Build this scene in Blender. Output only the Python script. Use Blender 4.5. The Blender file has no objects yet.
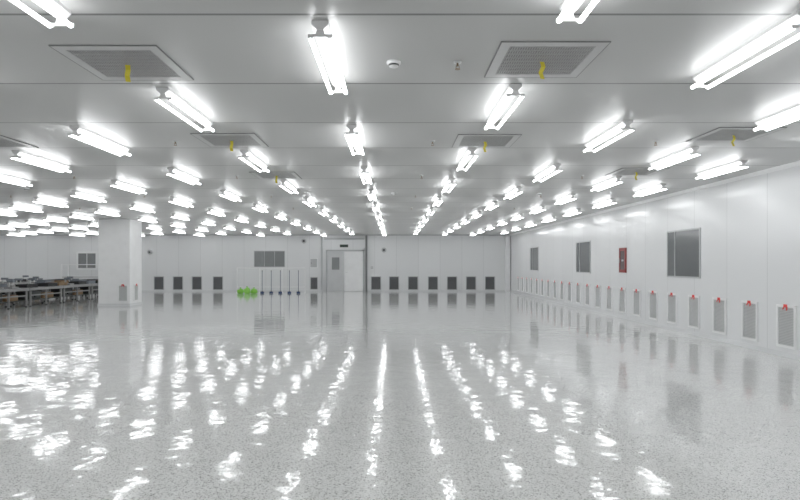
import bpy, math, random
from mathutils import Vector, Matrix, noise
random.seed(7)
F=578.0; CH=1.45; H=3.0; VX=393.7; VY=264.0
XR=6.14; XL=-24.0; YB=30.5; YF=-3.5
col=bpy.context.scene.collection
# ---------------------------------------------------------------- materials
def newmat(name):
    m=bpy.data.materials.new(name); m.use_nodes=True
    nt=m.node_tree; b=nt.nodes['Principled BSDF']
    return m,nt,b
def mat(name,c,rough=.5,metal=0.,spec=.5,emit=0.,vary=.04,alpha=None):
    m,nt,b=newmat(name)
    b.inputs['Roughness'].default_value=rough
    b.inputs['Metallic'].default_value=metal
    b.inputs['Specular IOR Level'].default_value=spec
    if emit:
        b.inputs['Base Color'].default_value=(*c,1)
        b.inputs['Emission Color'].default_value=(*c,1)
        b.inputs['Emission Strength'].default_value=emit
    else:
        tc=nt.nodes.new('ShaderNodeTexCoord'); n=nt.nodes.new('ShaderNodeTexNoise')
        n.inputs['Scale'].default_value=3.0
        nt.links.new(tc.outputs['Object'],n.inputs['Vector'])
        r=nt.nodes.new('ShaderNodeValToRGB')
        r.color_ramp.elements[0].position=.3; r.color_ramp.elements[1].position=.7
        r.color_ramp.elements[0].color=tuple(x*(1-vary) for x in c)+(1,)
        r.color_ramp.elements[1].color=tuple(min(1,x*(1+vary)) for x in c)+(1,)
        nt.links.new(n.outputs['Fac'],r.inputs['Fac'])
        nt.links.new(r.outputs['Color'],b.inputs['Base Color'])
    return m
def panel_mat(name,c,axis,start,step,width,rough,line_mul,vary=.04):
    m,nt,b=newmat(name); N=nt.nodes.new; L=nt.links.new
    tc=N('ShaderNodeNewGeometry'); sp=N('ShaderNodeSeparateXYZ'); L(tc.outputs['Position'],sp.inputs[0])
    def M(op,a,bv=None):
        x=N('ShaderNodeMath'); x.operation=op
        if isinstance(a,(int,float)): x.inputs[0].default_value=a
        else: L(a,x.inputs[0])
        if bv is not None:
            if isinstance(bv,(int,float)): x.inputs[1].default_value=bv
            else: L(bv,x.inputs[1])
        return x.outputs[0]
    s=M('SUBTRACT',sp.outputs[axis],start-100*step)
    d=M('DIVIDE',s,step); fr=M('FRACT',d); fl=M('FLOOR',d)
    e=M('MINIMUM',fr,M('SUBTRACT',1.0,fr)); line=M('LESS_THAN',e,width/step)
    wn=N('ShaderNodeTexWhiteNoise'); wn.noise_dimensions='1D'; L(fl,wn.inputs['W'])
    n=N('ShaderNodeTexNoise'); n.inputs['Scale'].default_value=.6; L(tc.outputs['Position'],n.inputs['Vector'])
    v=M('ADD',M('MULTIPLY',wn.outputs['Value'],vary),M('MULTIPLY',n.outputs['Fac'],vary))
    k=M('ADD',v,1-vary)
    k2=M('MULTIPLY',k,M('SUBTRACT',1.0,M('MULTIPLY',line,1-line_mul)))
    mx=N('ShaderNodeVectorMath'); mx.operation='SCALE'; mx.inputs[0].default_value=c; L(k2,mx.inputs['Scale'])
    L(mx.outputs[0],b.inputs['Base Color'])
    b.inputs['Roughness'].default_value=rough
    bp=N('ShaderNodeBump'); bp.inputs['Strength'].default_value=.25; bp.inputs['Distance'].default_value=.01
    n2=N('ShaderNodeTexNoise'); n2.inputs['Scale'].default_value=1.2; L(tc.outputs['Position'],n2.inputs['Vector'])
    L(n2.outputs['Fac'],bp.inputs['Height']); L(bp.outputs[0],b.inputs['Normal'])
    return m
def floor_mat():
    m,nt,b=newmat('epoxy_terrazzo'); N=nt.nodes.new; L=nt.links.new
    g=N('ShaderNodeNewGeometry')
    vo=N('ShaderNodeTexVoronoi'); vo.inputs['Scale'].default_value=140; L(g.outputs['Position'],vo.inputs['Vector'])
    sx=N('ShaderNodeSeparateColor'); L(vo.outputs['Color'],sx.inputs[0])
    r=N('ShaderNodeValToRGB'); cr=r.color_ramp; cr.interpolation='CONSTANT'
    cr.elements[0].position=0; cr.elements[0].color=(.22,.225,.215,1)
    cr.elements[1].position=.12; cr.elements[1].color=(.58,.59,.57,1)
    for p,c in((.26,.83),(.60,.88),(.88,.94)):
        e=cr.elements.new(p); e.color=(c*.99,c,c*.98,1)
    L(sx.outputs[0],r.inputs['Fac'])
    n=N('ShaderNodeTexNoise'); n.inputs['Scale'].default_value=.5; n.inputs['Detail'].default_value=4; L(g.outputs['Position'],n.inputs['Vector'])
    mr=N('ShaderNodeMapRange'); mr.inputs['To Min'].default_value=.96; mr.inputs['To Max'].default_value=1.04; L(n.outputs['Fac'],mr.inputs['Value'])
    sc=N('ShaderNodeVectorMath'); sc.operation='SCALE'; L(r.outputs['Color'],sc.inputs[0]); L(mr.outputs[0],sc.inputs['Scale'])
    L(sc.outputs[0],b.inputs['Base Color'])
    b.inputs['Roughness'].default_value=.22
    b.inputs['IOR'].default_value=1.4
    b.inputs['Coat Weight'].default_value=1.0
    b.inputs['Coat Roughness'].default_value=.04
    b.inputs['Coat IOR'].default_value=1.45
    n2=N('ShaderNodeTexNoise'); n2.inputs['Scale'].default_value=3.0; n2.inputs['Detail'].default_value=1.0; L(g.outputs['Position'],n2.inputs['Vector'])
    n3=N('ShaderNodeTexNoise'); n3.inputs['Scale'].default_value=11; n3.inputs['Detail'].default_value=1; L(g.outputs['Position'],n3.inputs['Vector'])
    ad=N('ShaderNodeMath'); ad.operation='MULTIPLY_ADD'; ad.inputs[1].default_value=.24; L(n3.outputs['Fac'],ad.inputs[0]); L(n2.outputs['Fac'],ad.inputs[2])
    bp=N('ShaderNodeBump'); bp.inputs['Strength'].default_value=1.0; bp.inputs['Distance'].default_value=.0046
    L(ad.outputs[0],bp.inputs['Height']); L(bp.outputs[0],b.inputs['Normal']); L(bp.outputs[0],b.inputs['Coat Normal'])
    return m
M_floor=floor_mat()
M_ceil=panel_mat('ceiling_panels',(.47,.47,.465),1,3.59,1.375,.014,.34,.25,.06)
M_wallx=panel_mat('back_wall_panels',(.82,.83,.84),0,-1.0,1.15,.007,.3,.74)
M_wally=panel_mat('side_wall_panels',(.85,.86,.87),1,0.3,1.15,.006,.18,.76)
M_white=mat('white_paint',(.93,.935,.94),.35)
M_hous=mat('batten_housing',(.80,.80,.80),.4)
M_difr=mat('diffuser_frame',(.54,.54,.54),.45)
M_trim=mat('grey_trim',(.48,.49,.50),.35)
M_base=mat('pale_baseboard',(.72,.73,.74),.3)
M_dpost=mat('dark_grey_post',(.17,.175,.18),.4)
M_line=mat('diffuser_edge',(.20,.20,.20),.5)
M_alu=mat('aluminium',(.62,.63,.64),.3,.7)
M_steel=mat('grey_steel_leg',(.28,.28,.28),.35,.3)
M_tube=mat('tube_glow',(.97,.99,1.0),.4,emit=12.5)
M_cap=mat('lamp_socket',(.88,.88,.88),.4)
M_gridd=mat('dark_grille',(.055,.057,.06),.5)
M_slat=mat('grille_slat',(.15,.155,.16),.45)
M_gridl=mat('grey_mesh',(.42,.43,.43),.5)
M_slatl=mat('light_slat',(.62,.63,.63),.45)
M_acslat=mat('diffuser_slat',(.40,.40,.40),.5)
M_acback=mat('diffuser_dark',(.16,.16,.16),.6)
M_yel=mat('yellow_ribbon',(.85,.72,.04),.6)
M_red=mat('red_tag',(.78,.02,.015),.5)
M_dred=mat('cabinet_red',(.24,.006,.005),.4)
M_pale=mat('cabinet_window',(.11,.08,.08),.15)
M_glass=mat('grey_window_glass',(.115,.123,.127),.1)
M_glassl=mat('light_window_glass',(.22,.23,.235),.1)
M_black=mat('black_rubber',(.012,.012,.013),.5)
M_dark=mat('dark_steel',(.05,.052,.05),.4,.4)
M_olive=mat('bench_mat',(.10,.10,.085),.5)
M_green=mat('lime_plastic',(.24,.66,.06),.4)
M_blue=mat('blue_plastic',(.02,.045,.13),.4)
M_crate=mat('grey_crate',(.17,.19,.22),.5)
M_card=mat('cardboard',(.24,.15,.08),.8)
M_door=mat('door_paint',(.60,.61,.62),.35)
M_brass=mat('sprinkler_brass',(.25,.17,.10),.35,.6)
M_sign=mat('sign_face',(.02,.04,.03),.4)
# ---------------------------------------------------------------- mesh builder
class MB:
    def __init__(s): s.v=[];s.f=[];s.m=[];s.mats=[];s.sm=[]
    def mi(s,m):
        if m not in s.mats: s.mats.append(m)
        return s.mats.index(m)
    def add(s,vs,fs,m,smooth=False,T=None):
        o=len(s.v)
        s.v+= [tuple(T@Vector(v)) if T else tuple(v) for v in vs]
        i=s.mi(m)
        for f in fs: s.f.append([a+o for a in f]); s.m.append(i); s.sm.append(smooth)
    def box(s,x0,x1,y0,y1,z0,z1,m,b=0.,T=None):
        if b<=0:
            vs=[(x,y,z) for x in(x0,x1) for y in(y0,y1) for z in(z0,z1)]
            fs=[(0,1,3,2),(4,6,7,5),(0,4,5,1),(2,3,7,6),(0,2,6,4),(1,5,7,3)]
            s.add(vs,fs,m,T=T); return
        import bmesh
        bm=bmesh.new(); bmesh.ops.create_cube(bm,size=1)
        for v in bm.verts: v.co=Vector(((x0+x1)/2+v.co.x*(x1-x0),(y0+y1)/2+v.co.y*(y1-y0),(z0+z1)/2+v.co.z*(z1-z0)))
        bmesh.ops.bevel(bm,geom=bm.edges[:],offset=b,segments=2,affect='EDGES',profile=.5)
        bm.verts.index_update()
        s.add([v.co[:] for v in bm.verts],[[v.index for v in f.verts] for f in bm.faces],m,T=T); bm.free()
    def cyl(s,p0,p1,r0,m,r1=None,n=12,caps=True,smooth=True):
        r1=r0 if r1 is None else r1
        p0=Vector(p0);p1=Vector(p1);d=(p1-p0).normalized()
        q=d.to_track_quat('Z','Y').to_matrix()
        vs=[];fs=[]
        for p,r in((p0,r0),(p1,r1)):
            for i in range(n):
                a=2*math.pi*i/n; vs.append(p+q@Vector((r*math.cos(a),r*math.sin(a),0)))
        for i in range(n): fs.append((i,(i+1)%n,n+(i+1)%n,n+i))
        s.add(vs,fs,m,smooth)
        if caps: s.add(vs,[tuple(range(n))[::-1],tuple(range(n,2*n))],m)
    def lathe(s,prof,m,n=20,T=None):
        vs=[];fs=[]
        for r,z in prof:
            for i in range(n):
                a=2*math.pi*i/n; vs.append((r*math.cos(a),r*math.sin(a),z))
        for k in range(len(prof)-1):
            for i in range(n): fs.append((k*n+i,k*n+(i+1)%n,(k+1)*n+(i+1)%n,(k+1)*n+i))
        s.add(vs,fs,m,True,T)
    def prism(s,prof,y0,y1,m):
        n=len(prof); vs=[(x,y0,z) for x,z in prof]+[(x,y1,z) for x,z in prof]
        fs=[(i,(i+1)%n,n+(i+1)%n,n+i) for i in range(n)]+[tuple(range(n))[::-1],tuple(range(n,2*n))]
        s.add(vs,fs,m)
    def mesh(s,name):
        me=bpy.data.meshes.new(name); me.from_pydata(s.v,[],s.f)
        for m in s.mats: me.materials.append(m)
        me.polygons.foreach_set('material_index',s.m); me.polygons.foreach_set('use_smooth',s.sm)
        me.update(); return me
def obj(name,mb,loc=(0,0,0),rot=(0,0,0),parent=None,**pr):
    me=mb.mesh(name) if isinstance(mb,MB) else mb
    o=bpy.data.objects.new(name,me); o.location=loc; o.rotation_euler=rot
    col.objects.link(o)
    if parent: o.parent=parent
    for k,v in pr.items(): o[k]=v
    return o
def empty(name,loc,rot=(0,0,0),**pr):
    o=bpy.data.objects.new(name,None); o.empty_display_size=.1; o.location=loc; o.rotation_euler=rot
    col.objects.link(o)
    for k,v in pr.items(): o[k]=v
    return o
class Kind:
    def __init__(s,name,parts,label,category,group=None):
        s.name=name; s.parts=[(p[0],p[1].mesh(p[0]),p[2] if len(p)>2 else None) for p in parts]
        s.label=label;s.cat=category;s.group=group
    def place(s,loc,rot=(0,0,0),label=None):
        e=empty(s.name,loc,rot,label=label or s.label,category=s.cat)
        if s.group: e['group']=s.group
        for n,me,l in s.parts:
            o=obj(n,me,parent=e)
            if l: o['label']=l
        return e
def S(o,label=None):
    o['kind']='structure'
    if label: o['label']=label
    return o
# ---------------------------------------------------------------- room shell
def shell(name,b,m,label):
    mb=MB(); mb.box(*b,m); S(obj(name,mb),label)
T=.15
shell('floor',(XL-T,XR+T,YF-T,YB+T,-.15,0),M_floor,'glossy pale grey speckled epoxy terrazzo floor')
shell('ceiling',(XL-T,XR+T,YF-T,YB+T,H,H+.15),M_ceil,'grey metal sandwich panel ceiling with straight joints')
shell('wall_back',(XL,XR,YB,YB+T,0,H),M_wallx,'pale grey cleanroom panel wall')
shell('wall_front',(XL,XR,YF-T,YF,0,H),M_wallx,'pale grey cleanroom panel wall')
shell('wall_right',(XR,XR+T,YF-T,YB+T,0,H),M_wally,'white cleanroom panel wall')
shell('wall_left',(XL-T,XL,YF-T,YB+T,0,H),M_wally,'white cleanroom panel wall')
mb=MB(); mb.prism([(XR,0),(XR,.07),(XR-.012,.07),(XR-.03,.02),(XR-.035,0)],YF,YB,M_base); S(obj('baseboard_right',mb),'thin pale cove baseboard')
mb=MB(); mb.box(XL,-3.6,YB-.02,YB,0,.07,M_base,); mb.box(-1.45,XR-.035,YB-.02,YB,0,.07,M_base); S(obj('baseboard_back',mb),'thin pale cove baseboard')
mb=MB(); mb.prism([(XR,H),(XR-.06,H),(XR-.05,H-.02),(XR-.02,H-.05),(XR,H-.06)],YF,YB,M_white); S(obj('trim_1',mb),'white cove moulding at ceiling')
mb=MB(); mb.box(XL,XR-.06,YB-.03,YB,H-.05,H,M_trim); S(obj('trim_2',mb),'grey cove moulding at ceiling')
mb=MB(); mb.box(XR-.28,XR-.035,YB-.26,YB-.02,.0,H-.05,M_white,.02); S(obj('trim_3',mb),'white boxed corner post')
def fx(px,d): return (px-VX)*d/F
# ---------------------------------------------------------------- column
YC=20.0
cx0=fx(98,YC); cx1=fx(130,YC)
mb=MB(); mb.box(cx0,cx1,YC,YC+.95,0,H,M_white,.02)
c=obj('column',mb,label='white panel clad square column standing on glossy floor',category='column')
b2=MB(); b2.box(cx0-.012,cx1+.012,YC-.012,YC+.962,0,.08,M_base); p=obj('column_base',b2,parent=c)
# ---------------------------------------------------------------- light fixtures
HP=[(-.055,0),(.055,0),(.055,-.022),(.02,-.055),(-.02,-.055),(-.055,-.022)]
TX=.064; TZ=-.098; TR=.0145
hs=MB(); hs.prism(HP,-.62,.62,M_hous)
def tube(x):
    t=MB(); t.cyl((x,-.60,TZ),(x,.60,TZ),TR,M_tube,n=10,caps=False); return t
def capbox(t,y,s):
    y0,y1=min(y,y+s*.012),max(y,y+s*.012)
    t.prism([(-.02,-.05),(.02,-.05),(.03,-.082),(.078,-.084),(.078,-.108),(.05,-.108),(.04,-.098),(-.04,-.098),(-.05,-.108),(-.078,-.108),(-.078,-.084),(-.03,-.082)],y0,y1,M_cap)
def cap(y,s):
    t=MB(); capbox(t,y,s); return t
FIX=Kind('ceiling_light',[('housing',hs),('tube',tube(-TX)),('tube',tube(TX)),('end_socket',cap(.6,1)),('end_socket',cap(-.6,-1))],
   'white twin tube fluorescent batten glowing on panel ceiling','ceiling light','fluorescent battens on the ceiling')
one=MB()
one.prism(HP,-.62,.62,M_hous)
for x in(-TX,TX): one.cyl((x,-.60,TZ),(x,.60,TZ),TR,M_tube,n=6,caps=False)
for y,s in((.6,1),(-.6,-1)): capbox(one,y,s)
one_me=one.mesh('ceiling_light')
rows=[(-.47,4.3,2.75),(1.05,2.85,2.74),(2.52,4.15,2.69),(3.97,5.65,2.58),(5.2,9.2,2.55),
 (-2.03,2.92,2.77),(-3.58,4.3,2.8),(-5.15,2.95,2.77),(-6.77,4.6,2.75)]
x=-8.32;k=0
while x>-23.3:
    rows.append((x,3.0 if k%2==0 else 4.5,2.76)); x-=1.55;k+=1
nf=0
for X,st,step in rows:
    y=st
    while y-step>-2.6: y-=step
    while y<YB-.9:
        sx=VX+F*X/max(y,.1); sy=VY-867/max(y,.1)
        vis = y>0 and -170<sx<860 and sy>-60
        if vis or (y<11 and X>-9) :
            nf+=1
            if y<17: FIX.place((X,y,H))
            else: obj('ceiling_light',one_me,(X,y,H),label=FIX.label,category=FIX.cat,group=FIX.group)
        y+=step
print('fixtures',nf)
# ---------------------------------------------------------------- ceiling diffusers
fr=MB(); a=.375;i=.305
for x0,x1,y0,y1 in((-a,a,-a,-i),(-a,a,i,a),(-a,-i,-i,i),(i,a,-i,i)):
    fr.box(x0,x1,y0,y1,-.008,0,M_difr)
for x0,x1,y0,y1 in((-a-.007,a+.007,-a-.007,-a),(-a-.007,a+.007,a,a+.007),(-a-.007,-a,-a,a),(a,a+.007,-a,a)):
    fr.box(x0,x1,y0,y1,-.009,0,M_line)
gr=MB(); gr.box(-i,i,-i,i,-.002,0,M_acback)
for k in range(34):
    t=-i+.008+k*(2*i-.016)/33
    gr.box(t-.0045,t+.0045,-i,i,-.008,-.002,M_acslat)
for k in range(9):
    t=-i+.012+k*(2*i-.024)/8
    gr.box(-i,i,t-.006,t+.006,-.009,-.002,M_acslat)
rb=MB()
pts=[(0,0,-.008),(.008,-.01,-.05),(-.008,.01,-.09),(.005,0,-.14)]
vs=[];fs=[]
for q in pts: vs+=[(q[0]-.018,q[1],q[2]),(q[0]+.018,q[1]+.01,q[2])]
for k in range(3): fs.append((2*k,2*k+1,2*k+3,2*k+2))
rb.add(vs,fs,M_yel)
DIF=Kind('ceiling_diffuser',[('frame',fr),('grille',gr,'grey slatted grille'),('ribbon',rb,'hanging yellow ribbon')],
  'square grey air diffuser in ceiling with yellow ribbon','air diffuser','air diffusers on the ceiling')
for X,y in((-2.06,4.47),(1.13,4.40),(-2.03,7.23),(1.15,7.28),(4.07,6.92),(-5.1,7.3),(4.07,9.7),(-2.05,10.1)):
    DIF.place((X,y,H))
sd=MB(); sd.lathe([(.0,0),(.055,0),(.055,-.014),(.048,-.02),(.04,-.022),(.036,-.038),(.02,-.045),(0,-.046)],M_white)
sb=MB(); sb.lathe([(.041,-.022),(.0405,-.030),(.037,-.034)],M_dark)
SD=Kind('smoke_detector',[('body',sd),('sensor_band',sb)],'round white smoke detector on grey ceiling','smoke detector','smoke detectors')
for X,y in((0,4.43),(0,12.6),(-7.5,11.8),(3.2,12.7)): SD.place((X,y,H))
sa=MB(); sa.lathe([(0,.004),(.032,.004),(.03,-.008),(.012,-.012),(0,-.012)],M_alu)
ss=MB(); ss.cyl((0,0,.004),(0,0,-.035),.008,M_brass); ss.box(-.014,-.010,-.003,.003,-.056,-.03,M_brass); ss.box(.010,.014,-.003,.003,-.056,-.03,M_brass); ss.box(-.014,.014,-.003,.003,-.034,-.03,M_brass)
sc_=MB(); sc_.cyl((0,0,-.055),(0,0,-.059),.02,M_brass)
SP=Kind('fire_sprinkler',[('escutcheon',sa),('nozzle',ss),('deflector',sc_)],'small brass pendant fire sprinkler on ceiling','sprinkler','fire sprinklers')
for X in(-8.6,-5.6,-2.75,.49,3.3):
    for n in range(5):
        y=4.43+2.85*n
        if (X<-5 and n<2) or (X in(3.3,-2.75) and n==0): continue
        SP.place((X,y,H))
# ---------------------------------------------------------------- wall grilles
def grille(w,h,fw,mf,mbk,ms,nsl,tag,fd=.022):
    f=MB()
    f.box(-w/2,w/2,-.003,fd,0,fw,mf);f.box(-w/2,w/2,-.003,fd,h-fw,h,mf)
    f.box(-w/2,-w/2+fw,-.003,fd,fw,h-fw,mf);f.box(w/2-fw,w/2,-.003,fd,fw,h-fw,mf)
    g=MB(); g.box(-w/2+fw,w/2-fw,0,.006,fw,h-fw,mbk)
    for k in range(nsl):
        z=fw+(k+.5)*(h-2*fw)/nsl
        g.add([(-w/2+fw,.006,z+.006),(w/2-fw,.006,z+.006),(w/2-fw,.016,z-.006),(-w/2+fw,.016,z-.006)],[(0,1,2,3)],ms)
    ps=[('frame',f),('louver',g,'slatted louver panel')]
    if tag:
        t=MB()
        t.box(-.04,.04,fd,fd+.008,h-.04,h+.01,M_red)
        t.add([(-.055,fd+.004,h-.02),(-.02,fd+.006,h-.035),(-.035,fd+.02,h-.09),(-.065,fd+.014,h-.075)],[(0,1,2,3)],M_red)
        t.add([(.015,fd+.006,h-.035),(.04,fd+.004,h-.02),(.06,fd+.014,h-.065),(.03,fd+.018,h-.08)],[(0,1,2,3)],M_red)
        ps.append(('tag',t,'small red ribbon tag'))
    return ps
GR=Kind('return_air_grille',grille(.44,.67,.04,M_white,M_gridl,M_slatl,24,True),'white framed grey louver low on wall with red tag','air grille','return air grilles along the white wall')
for n in range(23):
    GR.place((XR,8.1+.925*n,.14),(0,0,math.pi/2))
GB=Kind('return_air_grille',grille(.54,.72,.035,M_trim,M_gridd,M_slat,18,False),'dark grey louver in thin frame low on wall','air grille','dark return air grilles on the back wall')
sc=F/YB
for px in(159,178,197,218,376,394,413,433,452,471,490):
    GB.place(((px-VX)/sc,YB,.08),(0,0,math.pi))
GN=Kind('return_air_grille',grille(.40,.66,.03,M_trim,M_gridd,M_slat,16,False),'narrow dark louver low on wall beside door','air grille')
GN.place(((314-VX)/sc,YB,.10),(0,0,math.pi))
GC=Kind('return_air_grille',grille(.36,.60,.04,M_white,M_gridl,M_slatl,20,True),'small grey louver with red tag on white column','air grille','grilles on the column')
GC.place((cx1-.24,YC,.14),(0,0,math.pi)); GC.place((cx1,YC+.45,.14),(0,0,-math.pi/2))
# ---------------------------------------------------------------- windows
wn=0
def window(loc,rot,w,h,lab,mull=(),mf=M_trim,t=.03,gl=None):
    global wn; wn+=1
    f=MB()
    f.box(-w/2,w/2,0,.022,0,t,mf);f.box(-w/2,w/2,0,.022,h-t,h,mf)
    f.box(-w/2,-w/2+t,0,.022,t,h-t,mf);f.box(w/2-t,w/2,0,.022,t,h-t,mf)
    for q in mull: f.box(q-.014,q+.014,0,.02,t,h-t,mf)
    o=S(obj('window_%d'%wn,f,loc,rot),lab)
    g=MB(); g.box(-w/2+t,w/2-t,0,.006,t,h-t,gl or M_glass); obj('glass_pane',g,parent=o)
for yc in(12.25,18.7,25.2): window((XR,yc,1.16),(0,0,math.pi/2),1.4,1.02,'flat dark grey window in thin frame',(.35,))
window(((269.5-VX)/sc,YB,1.29),(0,0,math.pi),1.64,.86,'wide grey observation window',(-.27,.27),gl=M_glassl)
window(((87-VX)/sc,YB,1.15),(0,0,math.pi),1.1,.95,'grey window with white frame',(0,),M_white,.09,gl=M_glassl)
bx=MB();w,h=.44,.66
bx.box(-w/2,w/2,-.003,.035,0,.08,M_dred);bx.box(-w/2,w/2,-.003,.035,h-.08,h,M_dred);bx.box(-w/2,-w/2+.07,-.003,.035,.08,h-.08,M_dred);bx.box(w/2-.07,w/2,-.003,.035,.08,h-.08,M_dred)
dg=MB(); dg.box(-w/2+.07,w/2-.07,0,.025,.08,h-.08,M_pale)
cl=MB(); cl.box(-.06,.06,.025,.028,.30,.35,M_trim)
hd=MB(); hd.box(w/2-.05,w/2-.03,.035,.055,h/2-.06,h/2+.06,M_alu)
Kind('fire_cabinet',[('body',bx),('door_glass',dg,'dark glass pane'),('sticker',cl,'blank pale sticker'),('handle',hd)],'dark red fire hose cabinet flush on white wall','fire cabinet').place((XR,15.45,1.22),(0,0,math.pi/2))
# ---------------------------------------------------------------- door area
dx0=(327.5-VX)/sc; dx1=(363-VX)/sc
fr=MB(); fr.box(dx0-.08,dx0,YB-.07,YB,0,2.2,M_trim);fr.box(dx1,dx1+.08,YB-.07,YB,0,2.2,M_trim);fr.box(dx0-.08,dx1+.08,YB-.07,YB,2.12,2.2,M_trim)
D=S(obj('door_1',fr),'white double door with one small window')
mid=(344-VX)/sc
for j,(a0,a1,hx) in enumerate(((dx0,mid-.005,mid-.1),(mid+.005,dx1,mid+.1))):
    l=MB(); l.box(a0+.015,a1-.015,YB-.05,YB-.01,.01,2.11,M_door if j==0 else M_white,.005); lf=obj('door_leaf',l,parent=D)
    if j==0:
        g=MB(); m_=(a0+a1)/2; g.box(m_-.2,m_+.2,YB-.056,YB-.05,1.15,1.8,M_glassl); obj('door_window',g,parent=lf)
    k=MB(); k.cyl((hx,YB-.05,1.02),(hx,YB-.10,1.02),.014,M_alu); k.cyl((hx-.0,YB-.10,1.02),(hx+(.1 if hx>mid else -.1),YB-.10,1.02),.012,M_alu); obj('handle',k,parent=lf)
hb=MB(); hb.box((324.5-VX)/sc,(364.5-VX)/sc,YB-.10,YB-.02,2.74,2.80,M_trim); S(obj('trim_6',hb),'grey lintel band above door')
for n,(xx,mm) in enumerate(((322,M_trim),(366.5,M_dpost))):
    mb=MB(); X=(xx-VX)/sc; mb.box(X-.05,X+.05,YB-.12,YB-.03,0,H-.05,mm,.01); S(obj('trim_%d'%(4+n),mb),'grey vertical wall post beside door')
sg=MB(); sg.box(-.22,.22,-.003,.03,0,.15,M_dark,.006); sf=MB(); sf.box(-.2,.2,.03,.034,.015,.135,M_sign)
Kind('door_sign',[('housing',sg),('face',sf,'dark sign face')],'small dark sign above double door','sign').place(((344-VX)/sc,YB,2.33),(0,0,math.pi))
bl=MB(); bl.lathe([(0,0),(.13,0),(.13,.03),(.09,.06),(.03,.07),(0,.07)],M_trim,T=Matrix.Rotation(-math.pi/2,4,'X'))
bc=MB(); bc.lathe([(.02,.069),(.06,.066),(.05,.08),(0,.085)],M_dark,T=Matrix.Rotation(-math.pi/2,4,'X'))
AL=Kind('wall_speaker',[('body',bl),('cone',bc)],'round grey wall speaker on panel wall','speaker','round wall speakers')
for px,py in((384,250),(150,252),(304,241)):
    AL.place(((px-VX)/sc,YB,CH+(VY-py)/sc),(0,0,math.pi))
eb=MB(); eb.box(-.2,.2,-.004,.12,0,.5,M_white,.01); ed=MB(); ed.box(-.17,.17,.12,.13,.03,.47,M_trim)
el=MB(); el.box(.12,.14,.13,.145,.2,.3,M_dark)
Kind('electrical_box',[('body',eb),('door',ed),('latch',el)],'white electrical box on wall above narrow louver','electrical box').place(((314-VX)/sc,YB,1.25),(0,0,math.pi))
sw=MB(); sw.box(-.06,.06,-.003,.02,0,.12,M_trim,.004); sk=MB(); sk.box(-.02,.02,.02,.028,.03,.09,M_white)
Kind('light_switch',[('plate',sw),('rocker',sk)],'small grey switch plate on wall by door','light switch').place(((372-VX)/sc,YB,1.2),(0,0,math.pi))
# ---------------------------------------------------------------- cleaning rack, mops, bags
RY=28.8; rs=F/RY
x0=(237-VX)/rs; x1=(305-VX)/rs
rk=MB(); L_=x1-x0; hh=1.25
for xx in(0,L_/3,2*L_/3,L_): rk.cyl((xx,0,.05),(xx,0,hh),.022,M_white,n=8)
rail=MB()
rail.cyl((0,0,hh),(L_,0,hh),.022,M_white,n=8); rail.cyl((0,0,.30),(L_,0,.30),.02,M_white,n=8)
ft=MB()
for xx in(0,L_/3,2*L_/3,L_):
    ft.box(xx-.025,xx+.025,-.11,.11,0.0,.05,M_white,.006)
Kind('mop_rack',[('post_frame',rk),('rail',rail),('foot',ft)],'long thin white tubular rack standing on floor','rack').place((x0,RY,0))
mh=MB(); mh.cyl((0,0,.06),(0,0,1.08),.014,M_blue,n=8); mh.cyl((0,0,1.08),(0,0,1.13),.02,M_black,n=8)
mhd=MB(); mhd.box(-.09,.09,-.045,.045,.0,.09,M_blue,.012); mhd.cyl((0,0,.06),(0,0,.12),.024,M_black,n=8)
MP=Kind('mop',[('handle',mh),('head',mhd,'dark blue mop head')],'mop with dark blue handle standing at white rack','mop','mops at the rack')
for px in(263,272,281,290,299):
    MP.place(((px-VX)/rs,RY-.18,0))
import bmesh
def bag(seed,w,d,h):
    bm=bmesh.new(); bmesh.ops.create_icosphere(bm,subdivisions=3,radius=1)
    for v in bm.verts:
        n=noise.noise(v.co*1.7+Vector((seed*3.1,0,0)))*.22+noise.noise(v.co*4+Vector((0,seed,0)))*.08
        c=v.co*(1+n); c.x*=w;c.y*=d;c.z=max(c.z,-.75)*h/1.75+.75*h/1.75
        v.co=c
    bm.verts.index_update()
    b=MB(); b.add([v.co[:] for v in bm.verts],[[v.index for v in f.verts] for f in bm.faces],M_green,True); bm.free()
    t=MB(); t.cyl((0,0,h*.85),(0,0,h*1.1),.03,M_green,n=8); t.cyl((0,0,h*1.08),(.01,0,h*1.2),.03,M_green,r1=.05,n=8,caps=False)
    return [('sack',b),('tied_neck',t)]
for j,(px,dy,w_,h_) in enumerate(((240.5,28.4,.16,.24),(247,28.2,.17,.30),(254,28.4,.16,.24))):
    Kind('plastic_bag',bag(j,w_,.17,h_),'bright green tied plastic bag on floor beside rack','bag','green bags').place(((px-VX)*dy/F,dy,0),(0,0,random.random()*3))
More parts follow.
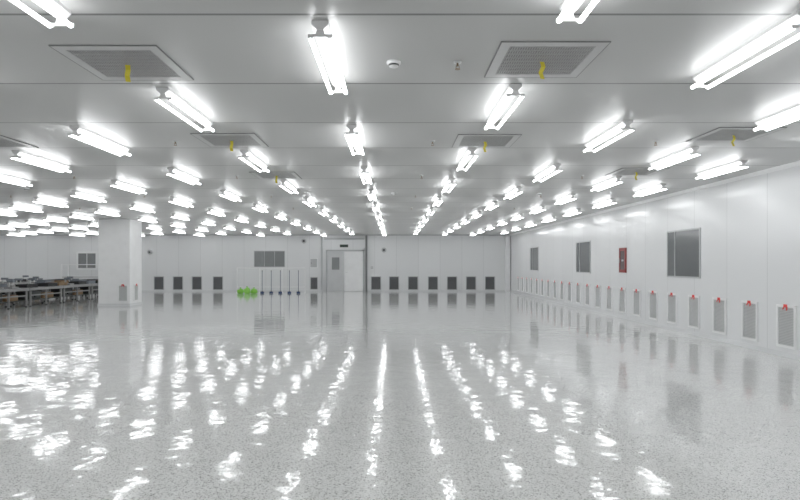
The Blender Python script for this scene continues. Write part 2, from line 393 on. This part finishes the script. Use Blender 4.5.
# ---------------------------------------------------------------- assembly line benches
def bench():
    top=MB(); top.box(-.35,.35,-.98,.98,.56,.60,M_olive,.006)
    rl=MB()
    for x in(-.37,.37): rl.box(x-.02,x+.02,-1,1,.55,.635,M_steel,.004)
    roll=MB()
    for k in range(18):
        y=-.92+k*.108; roll.cyl((-.33,y,.615),(.33,y,.615),.02,M_dark if k%3 else M_alu,n=8)
    legs=[]
    for x in(-.34,.34):
        for y in(-.9,0,.9):
            l=MB(); l.box(x-.025,x+.025,y-.025,y+.025,.03,.56,M_steel); l.cyl((x,y,0),(x,y,.03),.03,M_black,n=10); legs.append(('leg',l))
    sh=MB(); sh.box(-.33,.33,-.9,.9,.2,.225,M_dark); 
    br=MB(); br.box(.33,.35,-.9,.9,.36,.40,M_steel); br.box(-.35,-.33,-.9,.9,.36,.40,M_steel)
    mt=MB(); mt.box(-.22,.22,-.8,-.1,.225,.52,M_dark,.02); mt.box(-.2,.2,.1,.7,.225,.42,M_card,.02); mt.cyl((.2,-.45,.34),(.26,-.45,.34),.05,M_black)
    return [('tabletop',top),('side_rail',rl),('roller_bed',roll),('shelf',sh),('brace',br),('motor',mt)]+legs
BN=Kind('conveyor_bench',bench(),'metal framed assembly conveyor bench with dark rollers','workbench','assembly line benches')
benches=[]
for k in range(5): benches.append((-12.75,16.6+2.02*k))
for k in range(6): benches.append((-13.9,17.5+2.02*k))
for k in range(4): benches.append((-15.3,20.7+2.02*k))
for k in range(3): benches.append((-17.3,23.2+2.02*k))
for b in benches: BN.place((b[0],b[1],0))
def crate(m):
    b=MB(); w,l,h=.2,.29,.12
    b.box(-w,w,-l,l,0,.012,m); b.box(-w,-w+.012,-l,l,.012,h,m); b.box(w-.012,w,-l,l,.012,h,m); b.box(-w+.012,w-.012,-l,-l+.012,.012,h,m); b.box(-w+.012,w-.012,l-.012,l,.012,h,m)
    r=MB(); r.box(-w-.012,-w,-l-.012,l+.012,h-.025,h,m); r.box(w,w+.012,-l-.012,l+.012,h-.025,h,m); r.box(-w,w,-l-.012,-l,h-.025,h,m); r.box(-w,w,l,l+.012,h-.025,h,m)
    return [('body',b),('rim',r)]
CR=[Kind('parts_crate',crate(M_black),'black plastic parts crate on conveyor bench','crate','crates on the benches'),
    Kind('parts_crate',crate(M_crate),'grey plastic parts crate on conveyor bench','crate','crates on the benches'),
    Kind('parts_crate',crate(M_card),'brown parts box on conveyor bench','crate','crates on the benches')]
pb=MB(); pb.box(-.14,.14,-.16,.16,0,.05,M_steel,.01)
pp=MB(); pp.box(-.02,.02,.08,.12,.05,.26,M_alu)
ph=MB(); ph.box(-.05,.05,-.10,.14,.20,.28,M_crate,.012); ph.cyl((0,-.05,.20),(0,-.05,.12),.015,M_alu)
PR=Kind('bench_press',[('base',pb),('post',pp),('press_head',ph)],'small grey bench press machine on conveyor bench','machine','bench presses')
for b in benches:
    for dy in(-.64,0,.64):
        r_=random.random()
        if r_<.62: random.choice(CR).place((b[0]+random.uniform(-.06,.06),b[1]+dy,.635),(0,0,random.uniform(-.04,.04)))
        elif r_<.85: PR.place((b[0]+random.uniform(-.06,.06),b[1]+dy,.635),(0,0,math.pi/2+random.uniform(-.2,.2)))
ups=[]
for x in(0,1.9):
    for y in(0,.6):
        u=MB(); u.box(x-.025,x+.025,y-.025,y+.025,0,1.45,M_white); ups.append(('upright',u))
wr=MB()
for z in(.75,1.42):
    for y in(0,.6): wr.box(.025,1.875,y-.02,y+.02,z-.02,z+.02,M_white)
    for x in(0,1.9): wr.box(x-.02,x+.02,.025,.575,z-.02,z+.02,M_white)
wt=MB(); wt.box(.0,1.9,0.0,.6,.77,.79,M_dark)
WS=Kind('workstation_frame',ups+[('crossbar',wr),('tabletop',wt)],'white tubular workstation frame with dark tabletop','workstation','workstation frames')
WS.place((-16.9,29.4,0))
# ---------------------------------------------------------------- world & camera
w=bpy.data.worlds.new('world'); bpy.context.scene.world=w; w.use_nodes=True
w.node_tree.nodes['Background'].inputs[0].default_value=(.8,.85,.9,1); w.node_tree.nodes['Background'].inputs[1].default_value=.2
cam=bpy.data.cameras.new('camera'); co=bpy.data.objects.new('camera',cam); col.objects.link(co)
co.location=(0,0,CH); co.rotation_euler=(math.pi/2,0,0)
cam.sensor_width=36; cam.lens=36*F/800; cam.shift_x=(400-VX)/800; cam.shift_y=(VY-250)/800
cam.clip_end=200
bpy.context.scene.camera=co
vs_=bpy.context.scene.view_settings
vs_.view_transform='Standard'; vs_.look='None'; vs_.exposure=-.15; vs_.gamma=1.25
